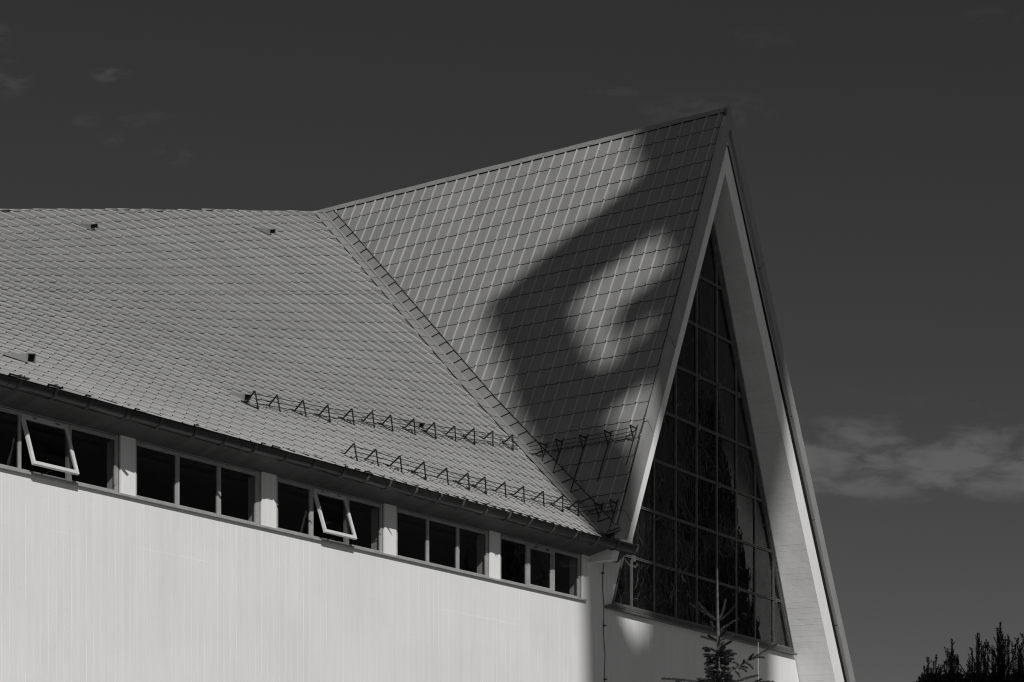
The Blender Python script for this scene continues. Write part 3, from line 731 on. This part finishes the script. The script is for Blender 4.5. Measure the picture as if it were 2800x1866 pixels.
while s_ > S_L:
    br = MB(); sk = .012
    for off in (-.012, .012):
        br.tube([(s_+off, GC-(GRr+.006)*math.cos(tt), gz(s_)-(GRr+.006)*math.sin(tt)) for tt in np.linspace(-.12, 2.6, 13)], .0075, 5)
    br.tube([(s_, GC-GRr-.02, gz(s_)+.0), (s_, GC-GRr-.012, gz(s_)+.03), (s_, GC-GRr+.10, gz(s_)+.035)], .009, 5)
    br.build('bracket', 'bracket', guo, W_FRAME, smooth=True); nb += 1
    s_ -= .60+rng.normal(0, .05)

# ---- things fixed on the roofs
def roof_frame(x, y):
    """origin and axes (course, down, normal) on the main roof"""
    p = surf(x, y); n_ = surf_n(x, y)
    h = .5; bx = (basis(x+h, y)-basis(x-h, y)); by = (basis(x, y+h)-basis(x, y-h))
    a, b, c, d = bx@CP, by@CP, bx@CQ, by@CQ; det = a*d-b*c
    dd = np.array([-b/det, a/det]); cc = np.array([d/det, -c/det])   # image steps for +Q (down) and +P (course)
    sg = .6
    dn = unit(surf(x+dd[0]*sg, y+dd[1]*sg)-p); dn = unit(dn-n_*(dn@n_)); cs = np.cross(n_, dn)
    cs = cs*np.sign(cs@(surf(x+cc[0]*sg, y+cc[1]*sg)-p))
    return p, cs, dn, n_
for (x, y) in ((258, 631), (745, 644), (85, 997), (676, 1101), (1150, 1176)):
    p, c, d, n_ = roof_frame(x, y)
    L_, Wd, Ht = .34, .105 if x != 85 else .17, .115 if x != 85 else .135
    v = MB()
    A0 = [p-c*Wd, p+c*Wd, p+c*Wd*.92+n_*Ht-d*.03, p-c*Wd*.92+n_*Ht-d*.03]
    tp0, tp1 = p-d*L_-c*Wd+n_*.03, p-d*L_+c*Wd+n_*.03
    v.quad(A0[3], A0[2], tp1, tp0); v.quad(A0[0], A0[3], tp0, tp0-n_*.05); v.quad(A0[1], tp1-n_*.05, tp1, A0[2])
    v.quad(p-c*Wd*1.25+n_*.028, p+c*Wd*1.25+n_*.028, p+c*Wd*1.25-d*(L_+.1)+n_*.02, p-c*Wd*1.25-d*(L_+.1)+n_*.02)
    for a, b in zip(A0, A0[1:]+A0[:1]): v.tube([a, b], .008, 4)
    vo = v.build('roof_vent', 'flash', church)
    gq = MB(); q = [a-d*.02 for a in A0]; gq.quad(*q)
    for f_ in np.linspace(.1, .9, 8): gq.tube([q[0]+(q[1]-q[0])*f_+d*.006, q[3]+(q[2]-q[3])*f_+d*.006], .003, 4, 1)
    gq.build('grille', ['gap', 'iron'], vo)

def guard(bases, framef, ends=(0., 0.), tails=()):
    legs = []
    brs = []
    for (x, y) in bases:
        p, c, d, n_ = framef(x, y)
        lb = p+n_*.03; ub = p-d*.21+n_*.035; ap = p+n_*.245-d*.13
        lean = rng.normal(0, .008); ap = ap+c*lean
        m1 = lb+(ap-lb)*.93; m2 = ub+(ap-ub)*.92
        b = MB(); b.tube([lb+d*.02, lb+n_*.012, m1, ap-(ap-(m1+m2)/2)*.12, m2, ub+n_*.005, ub-d*.05], .0125, 6)
        b.tube([ub-d*.10-n_*.01, lb+d*.02-n_*.012], .007, 4)
        if len(tails) > len(brs) and tails[len(brs)]: b.tube([lb+d*.02, lb+d*tails[len(brs)]], .009, 5)  # thin dark line running down the slope from the bracket foot
        brs.append(b); legs.append((lb, ap, c))
    rods = MB()
    for f_ in (.80, .52, .25):
        pts = [lb+(ap-lb)*f_ for lb, ap, c in legs]
        pts = [pts[0]-legs[0][2]*ends[0]]+pts+[pts[-1]+legs[-1][2]*ends[1]]
        mid = []
        for a, b in zip(pts[:-1], pts[1:]): mid += [a, (a+b)/2-UP*.004*rng.random()]
        rods.tube(mid+[pts[-1]], .0062, 5)
    ro = rods.build('snow_guard', 'iron', church)
    for b in brs: b.build('bracket', 'iron', ro)
ux = [704, 764, 835, 901, 966, 1021.5, 1072, 1133, 1190, 1244, 1296, 1346, 1401]; uy = [1075, 1086, 1100, 1113, 1123, 1130, 1140, 1151, 1161, 1170, 1177, 1184, 1194]
guard([(x-1, y+45.6-7*k/12) for k, (x, y) in enumerate(zip(ux, uy))], roof_frame, (.05, .22))
lx = [975, 1033, 1097.5, 1163, 1224, 1282, 1328, 1382, 1432, 1486, 1538, 1581]; ly = [1222, 1237, 1255, 1271, 1287, 1300, 1310, 1324, 1335, 1348, 1360, 1371]
guard([(x-2, y+43-k*.1) for k, (x, y) in enumerate(zip(lx, ly))], roof_frame, (.05, .2))
def gable_frame_at(x, y): return gr(x, y), NG.copy(), GD.copy(), NR.copy()
guard([(1488.5, 1249), (1531, 1240), (1597, 1229), (1665, 1217), (1735, 1203)], gable_frame_at, (.25, .04), (.2, .62, .95, .8, .55))
guard([(1640, 1415), (1680, 1408)], gable_frame_at, (.25, .04), (.3, .35))

# ---- cable on the wall
cb = MB()
def wp(px, py, o): return on_plane(px, py, NW, DW+o)
pts = [wp(1700.5, 1512, .38), wp(1699, 1520, .36), wp(1692, 1525, .30), wp(1679, 1526, .2), wp(1664, 1531, .09), wp(1654, 1536, .03), wp(1651, 1545, .012), wp(1649, 1562, .012)]
for y in np.linspace(1580, 1860, 24): pts.append(wp(1648.5+ (y-1580)*.022+1.2*math.sin(y*.05), y, .012))
last = pts[-1].copy(); last[2] = 0.; pts.append(last)
cb.tube(pts, .006, 6)
for px, py in ((1648.5, 1568), (1652.5, 1711), (1655, 1858)): cb.tube([wp(px-3, py, .02), wp(px+4, py, .02)], .014, 6)
cb.build('cable', 'cable', church)

# ---- rooms behind the windows (dark)
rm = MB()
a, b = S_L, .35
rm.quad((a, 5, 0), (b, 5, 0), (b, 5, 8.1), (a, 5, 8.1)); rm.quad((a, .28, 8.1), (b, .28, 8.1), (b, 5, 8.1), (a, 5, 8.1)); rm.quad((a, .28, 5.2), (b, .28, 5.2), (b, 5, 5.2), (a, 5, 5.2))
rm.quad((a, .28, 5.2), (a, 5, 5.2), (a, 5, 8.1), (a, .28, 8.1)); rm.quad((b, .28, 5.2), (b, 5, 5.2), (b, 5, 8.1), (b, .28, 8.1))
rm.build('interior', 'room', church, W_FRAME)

# ---------------------------------------------------------------- vegetation
def needle_shoot(mb, a, b, rad, ln, dens, r0, mi=0, wood=1, curve=0., tipn=True):
    """a twig from a to b with a brush of needles"""
    a = np.asarray(a, float); b = np.asarray(b, float); L_ = np.linalg.norm(b-a); d = unit(b-a)
    s1 = unit(np.cross(d, UP if abs(d[2]) < .95 else np.array([1., 0, 0]))); s2 = np.cross(s1, d)
    n_ = max(4, int(L_*dens))
    bow = s2*curve*L_
    P_ = lambda f: a+(b-a)*f+bow*4*f*(1-f)
    mb.tube([P_(f) for f in (0, .33, .66, 1)], [r0, r0*.8, r0*.65, r0*.5], 5, wood)
    vs = []; fs = []
    for k in range(n_):
        f = (k+random.random())/n_; p = P_(f); ph = random.uniform(0, 2*math.pi)
        o = math.cos(ph)*s1+math.sin(ph)*s2
        q = unit(o*random.uniform(.7, 1.)+d*random.uniform(.35, .85)); l = ln*random.uniform(.7, 1.15)
        w_ = unit(np.cross(q, np.array([random.random()-.5, random.random()-.5, random.random()-.5])))*rad
        i = len(vs); vs += [p+w_, p-w_, p+q*l]; fs.append((i, i+1, i+2))
    if tipn:
        for k in range(10):
            q = unit(d+np.array([random.gauss(0, .35) for _ in range(3)])); w_ = unit(np.cross(q, s1+s2*random.random()))*rad
            i = len(vs); vs += [b+w_, b-w_, b+q*ln*.8]; fs.append((i, i+1, i+2))
    mb.add(vs, fs, mi)

def spruce():
    Yd = 15.0
    def at(px, py, dy=0.):
        r = ray(px, py); return CAM+r*(Yd+dy)
    base = at(1968, 1866); bx, by = float(base[0])+.02, float(base[1])
    t_ = empty('spruce_tree', (bx, by, 0), 'young dark spruce with a bare leader shoot standing before the gable window', 'tree')
    tr = MB(); top = at(1961, 1556)
    tr.tube([(bx, by, 0), (bx, by, 1.8), at(1967, 1866), at(1965, 1770), at(1963, 1700), at(1962, 1630), top], [.075, .055, .020, .0135, .0105, .008, .005], 8)
    tr.build('trunk', 'bark', t_)
    cr = MB()
    # leader
    needle_shoot(cr, at(1963, 1702), top, .0013, .015, 2400, .004)
    sh = [((1961, 1698), (1888, 1652), -.15), ((1960, 1697), (1910, 1649), .12), ((1966, 1698), (2012, 1653), -.05), ((1968, 1690), (1984, 1639), .35),
          ((1965, 1726), (2016, 1694), .1), ((1960, 1731), (1936, 1712), -.1), ((1961, 1722), (1944, 1701), .3), ((1966, 1742), (1985, 1723), -.15), ((1966, 1753), (2010, 1734), .1),
          ((1960, 1755), (1918, 1741), -.1), ((1961, 1753), (1937, 1738), .2), ((1966, 1770), (1979, 1756), .2), ((1967, 1775), (2000, 1754), -.2), ((1968, 1778), (1982, 1770), -.2)]
    for a, b, dy in sh: needle_shoot(cr, at(*a), at(*b, dy), .0014, .0155, 2900, .0035, curve=random.uniform(-.06, .02))
    # dense skirt of short drooping twigs
    def layer(y, wL, wR, n_, up=.1):
        for k in range(n_):
            ang = 2*math.pi*(k+random.uniform(-.3, .3))/n_
            wid = wL if math.cos(ang) < 0 else wR
            dx = math.cos(ang)*wid; dy = math.sin(ang)*.07*wid/40
            a = at(1966+random.uniform(-2, 2), y+random.uniform(-3, 3)); b = at(1966+dx, y-abs(dx)*up+random.uniform(-6, 4), dy)
            needle_shoot(cr, a, b, .0016, .0165, 2900, .0035, curve=.09)
            if wid > 28:
                m_ = a+(b-a)*.55
                for sg in (-1, 1):
                    e = m_+(b-a)*.28+np.array([0, sg*.03, -.004])+np.array([0, 0, random.uniform(-.012, .008)])
                    needle_shoot(cr, m_, e, .0016, .0155, 2700, .003, curve=.05)
    for y, wl_, wr_, n_, up_ in ((1787, 47, 36, 7, .25), (1797, 42, 46, 7, .12), (1807, 36, 40, 7, .10), (1818, 42, 32, 7, .06), (1829, 33, 30, 7, .02), (1840, 40, 30, 7, -.02), (1852, 34, 36, 8, .0), (1864, 58, 48, 9, .0)):
        layer(y, wl_, wr_, n_, up_)
    # long limb reaching up to the right
    A_, B_, C_ = at(1968, 1852), at(2049, 1805), at(2123, 1762, .1)
    needle_shoot(cr, A_, B_, .0016, .015, 1700, .008, curve=.0); needle_shoot(cr, B_, C_, .0014, .0155, 2700, .004)
    for a, b in (((2010, 1835), (2022, 1850)), ((2020, 1827), (2040, 1836)), ((2024, 1823), (2043, 1827)), ((2022, 1822), (2006, 1812)), ((2038, 1812), (2058, 1828)), ((2049, 1805), (2088, 1799)), ((2050, 1803), (2060, 1790)), ((2045, 1806), (2056, 1795)),
                 ((1990, 1843), (2001, 1858)), ((2033, 1816), (2035, 1806)), ((2012, 1832), (2004, 1826)), ((1996, 1842), (1990, 1832))):
        needle_shoot(cr, at(*a), at(*b, random.uniform(-.05, .05)), .0016, .0155, 2800, .003, curve=.08)
    for a, b in (((1962, 1862), (1928, 1829)), ((1960, 1868), (1908, 1857)), ((1962, 1880), (1812, 1857)), ((1980, 1880), (2070, 1848)), ((1990, 1884), (2114, 1865)), ((2050, 1876), (2082, 1858)), ((1880, 1878), (1850, 1862))):
        needle_shoot(cr, at(*a), at(*b, random.uniform(-.08, .08)), .0016, .0165, 2700, .004, curve=.04)
    # the rest of the tree down to the ground
    z = at(0, 1870)[2]-.12
    while z > .35:
        Rr = .16+(3.25-z)*.33
        n_ = 9
        for k in range(n_):
            an = random.uniform(0, 2*math.pi); e = np.array([math.cos(an), math.sin(an), random.uniform(-.12, .12)])
            a = np.array([bx, by, z+random.uniform(-.08, .08)]); b = a+e*Rr*random.uniform(.75, 1.05)
            needle_shoot(cr, a, b, .004, .03, 130, .007, curve=.05)
            for f_ in (.35, .55, .75):
                for sg in (-1, 1):
                    p = a+(b-a)*f_; q = p+unit(np.array([-e[1]*sg, e[0]*sg, -.1])+e*.8)*Rr*.35*(1.1-f_)
                    needle_shoot(cr, p, q, .004, .03, 130, .004)
        z -= .24
    cr.build('crown', ['needle', 'bark'], t_)
spruce()

sk = MB(); a = CAM+ray(2073, 1756)*16.2; b = a.copy(); b[2] = 0
sk.tube([b, (b+a)/2+np.array([.004, 0, 0]), a], [.0015, .0014, .0012], 8)
tag(sk.build('rod', 'stake', None, Matrix.Identity(4)), 'thin pale upright rod beside the spruce in front of the white wall', 'rod')

def yew(px0, px1, tips, Yd, label, seed):
    random.seed(seed)
    def at(px, py, dy=0.): return CAM+ray(px, py)*(Yd+dy)
    c = at((px0+px1)/2, 1866); hw = (px1-px0)/2/F*Yd
    t_ = empty('yew_tree', (float(c[0]), float(c[1]), 0), label, 'tree', 'dark yew trees along the right edge')
    tr = MB(); tr.tube([(c[0], c[1], 0), (c[0], c[1], c[2]*.8)], [.12, .05], 8); tr.build('trunk', 'darkbark', t_)
    cr = MB()
    for px, py in tips:
        top = at(px, py, random.uniform(-.25, .25)); ln = random.uniform(.9, 1.3)
        foot = np.array([top[0]+(c[0]-top[0])*.35, top[1]+(c[1]-top[1])*.3, top[2]-ln])
        needle_shoot(cr, foot, top, .0045, .030, 330, .006)
        for k in range(3):                                          # forked little tips
            f_ = random.uniform(.84, .97); p = foot+(top-foot)*f_
            needle_shoot(cr, p, p+np.array([random.gauss(0, .022), random.gauss(0, .03), random.uniform(.04, .09)]), .0045, .022, 330, .004)
        for k in range(6):                                          # side shoots thickening downward
            f_ = random.uniform(.12, .72); p = foot+(top-foot)*f_
            e = np.array([random.gauss(0, .12), random.gauss(0, .16), random.uniform(.18, .38)])
            needle_shoot(cr, p, p+e*(1.15-f_*.7), .0048, .032, 320, .005)
    # dense body
    ztop = c[2]-.02
    vs = []; fs = []
    for k in range(5200):
        z = ztop*math.sqrt(random.random()); an = random.uniform(0, 2*math.pi)
        prof = hw*(.48+.5*min(1, (ztop-z)/1.2+.2))*random.uniform(.35, 1.04)
        p = np.array([c[0]+math.cos(an)*prof, c[1]+math.sin(an)*prof*1.2, z])
        q = unit(np.array([math.cos(an)*.5, math.sin(an)*.5, 1.])+np.array([random.gauss(0, .3) for _ in range(3)]))
        w_ = unit(np.cross(q, np.array([random.gauss(0, 1) for _ in range(3)])))*.028
        i = len(vs); vs += [p+w_, p-w_, p-w_*.4+q*.16, p+w_*.4+q*.16]; fs.append((i, i+1, i+2, i+3))
    cr.add(vs, fs, 0)
    cr.build('crown', ['yew', 'yew'], t_)
yew(2522, 2574, [(2521, 1842), (2527, 1824), (2539, 1801), (2533, 1830), (2545, 1829), (2536, 1822), (2559, 1794), (2553, 1812), (2567, 1820), (2573, 1822), (2563, 1826), (2549, 1838), (2570, 1838)], 28., 'narrow dark yew farthest left of the right-edge row', 1)
yew(2578, 2632, [(2602, 1750), (2592, 1777), (2596, 1787), (2607, 1785), (2610, 1794), (2618, 1793), (2614, 1800), (2588, 1811), (2582, 1812), (2621, 1808), (2626, 1834), (2600, 1790), (2630, 1846), (2604, 1770)], 28.4, 'pointed dark yew beside a gap of sky, second from left in the right-edge row', 2)
yew(2640, 2702, [(2658, 1776), (2650, 1803), (2674, 1733), (2678, 1736), (2670, 1768), (2684, 1766), (2664, 1806), (2646, 1834), (2655, 1812), (2640, 1860), (2696, 1752), (2702, 1758), (2690, 1772), (2676, 1752)], 28., 'dark yew with twin upright tips, middle of the right-edge row', 3)
yew(2702, 2764, [(2734, 1705), (2735, 1712), (2727, 1745), (2742, 1736), (2730, 1740), (2748, 1744), (2756, 1739), (2712, 1774), (2717, 1778), (2722, 1795), (2760, 1762), (2744, 1752), (2738, 1730)], 28.3, 'tallest dark yew with the longest single tip at the right edge', 4)
yew(2762, 2832, [(2767, 1760), (2776, 1764), (2783, 1750), (2788, 1768), (2797, 1737), (2802, 1738), (2792, 1776), (2808, 1750), (2815, 1744), (2826, 1760), (2772, 1785)], 28., 'dark yew cut off by the right edge of the view', 5)
random.seed(11)

def big_tree(x, y, h, r, label):
    t_ = empty('conifer', (x, y, 0), label, 'tree', 'tall conifers standing off to the right')
    tr = MB(); tr.tube([(x, y, 0), (x+.1, y, h*.5), (x, y, h*.97)], [.28, .16, .03], 8); tr.build('trunk', 'darkbark', t_)
    cr = MB(); vs = []; fs = []
    for lim in range(190):
        f_ = random.uniform(.1, .99); z = h*f_; an = random.uniform(0, 2*math.pi); L_ = r*(1.04-f_)**.75*random.uniform(.55, 1.1)
        d = np.array([math.cos(an), math.sin(an), random.uniform(-.35, .15)]); a = np.array([x, y, z])
        cr.tube([a, a+d*L_], [.03, .008], 4, 1)
        for k in range(int(16+L_*22)):
            p = a+d*L_*random.uniform(.2, 1.05)+np.array([random.gauss(0, .14), random.gauss(0, .14), random.gauss(-.08, .1)])
            q = unit(np.array([random.gauss(0, 1), random.gauss(0, 1), random.gauss(-.2, .6)])); w_ = unit(np.cross(q, np.array([random.gauss(0, 1) for _ in range(3)])))
            s_ = random.uniform(.08, .2); i = len(vs); vs += [p+w_*s_*.5, p-w_*s_*.5, p+q*s_*1.5]; fs.append((i, i+1, i+2))
    cr.add(vs, fs, 0); cr.build('crown', ['foliage', 'darkbark'], t_)
big_tree(17.5, 43.2, 16.5, 3.3, 'tall conifer nearest the gable window, mirrored in its panes')
big_tree(20.5, 48.3, 17.2, 3.5, 'tallest conifer behind the others, mirrored in the gable window')
big_tree(21., 40.0, 14.5, 3.0, 'shorter conifer facing the last nave window, mirrored in its panes')
big_tree(26., 53., 17., 3.6, 'broad conifer farthest from the church, mirrored in the gable window')

# ---------------------------------------------------------------- tower whose shadow falls on the gable
sa = np.array([math.sin(AZ), -math.cos(AZ), 0]); hxv = np.array([math.cos(AZ), math.sin(AZ), 0])
ev = np.cross(SUN, hxv)
BT = 3.0
def shade_pt(P):                                                    # where the sun ray through P meets the tower's plane
    t_ = (BT-P@sa)/(SUN@sa); q = P+SUN*t_; return float(q@hxv), float(q[2])
OUT = [gr(*p) for p in [(1420, 1107), (1391.6, 998.7), (1353, 887), (1344, 830), (1398, 788), (1497, 698.6), (1618, 600), (1733, 507), (1757, 480), (1738, 425), (1742, 390)]]
HOLE = [gr(*p) for p in [(1796, 616), (1726, 676), (1663, 724), (1599, 778), (1558, 839), (1567, 884), (1592, 948), (1618, 999), (1645, 1035), (1680, 1020), (1700, 960), (1672, 900), (1690, 850), (1750, 800), (1822, 746), (1848, 699), (1822, 651)]]
HOLE2 = [gr(*p) for p in [(1772, 862), (1750, 885), (1730, 930), (1728, 950), (1748, 936), (1776, 886)]]
wallL = [on_plane(1592, 1600, NW, DW), on_plane(1600, 1866, NW, DW)]
wallR = on_plane(2115, 1830, NG, DGL+.06)
o2 = [shade_pt(p) for p in OUT]; o2 = [(x-.13 if k < 5 else x-.05, z+(.0 if k < 5 else .05)) for k, (x, z) in enumerate(o2)]; h2 = [shade_pt(p) for p in HOLE]; hc = np.mean(np.array(h2), 0); h2 = [tuple(hc+(np.array(p)-hc)*.90) for p in h2]; h3 = [shade_pt(p) for p in HOLE2]; wl2 = [shade_pt(p) for p in wallL]; wr2 = shade_pt(wallR)
low = [shade_pt(p) for p in [gr(1770, 1040), gr(1688, 1107), gr(1660, 1140), gr(1690, 1250)]]
lowW = [shade_pt(on_plane(*p, NG, DGL+.06)) for p in [(1697, 1680), (1713, 1720), (1731, 1760), (1741, 1732), (1756, 1744), (1768, 1700)]]
tower = empty('bell_tower', (0., 0., 0.), 'tall open concrete bell tower outside the view, shading the gable', 'tower')
tb = (hxv*((wl2[1][0]+wr2[0])/2)+sa*BT); tower.location = (float(tb[0]), float(tb[1]), 0); WM['bell_tower'] = Matrix.Translation((float(tb[0]), float(tb[1]), 0))
T_FRAME = Matrix(((hxv[0], -sa[0], 0, sa[0]*BT), (hxv[1], -sa[1], 0, sa[1]*BT), (0, 0, 1, 0), (0, 0, 0, 1)))
xr = wr2[0]; xl = wl2[1][0]; top = max(p[1] for p in o2)
outer = [(xl, 0.), (wl2[1][0], wl2[1][1]), wl2[0]]+o2+[(o2[-1][0]+.02, top+1.2), (xr, top+1.2), (xr, 0.)]
window2 = [low[0], low[1], low[2], (lowW[0][0], low[3][1]), lowW[0], lowW[1], lowW[2], lowW[3], lowW[4], lowW[5], (lowW[5][0]+.02, low[3][1])]
# cut the openings by triangulating polygon-with-holes through mathutils
from mathutils.geometry import tessellate_polygon
polys = [[Vector((x, z, 0)) for x, z in outer], [Vector((x, z, 0)) for x, z in h2], [Vector((x, z, 0)) for x, z in h3], [Vector((x, z, 0)) for x, z in window2]]
allp = [v for pl in polys for v in pl]; tris = tessellate_polygon(polys)
sb = MB(); TK = .12
sb.add([(v.x, -TK/2, v.y) for v in allp]+[(v.x, TK/2, v.y) for v in allp], [tuple(t_) for t_ in tris]+[tuple(i+len(allp) for i in t_) for t_ in tris])
k0 = 0
for pl in polys:
    n = len(pl)
    for i in range(n):
        a, b = k0+i, k0+(i+1) % n; va, vb = allp[a], allp[b]
        sb.quad((va.x, -TK/2, va.y), (vb.x, -TK/2, vb.y), (vb.x, TK/2, vb.y), (va.x, TK/2, va.y))
    k0 += n
sb.build('slab', 'tower', tower, T_FRAME)

SC.render.resolution_x = 1024; SC.render.resolution_y = 682
SC.cycles.filter_width = 1.15; SC.cycles.max_bounces = 8; SC.cycles.transparent_max_bounces = 12
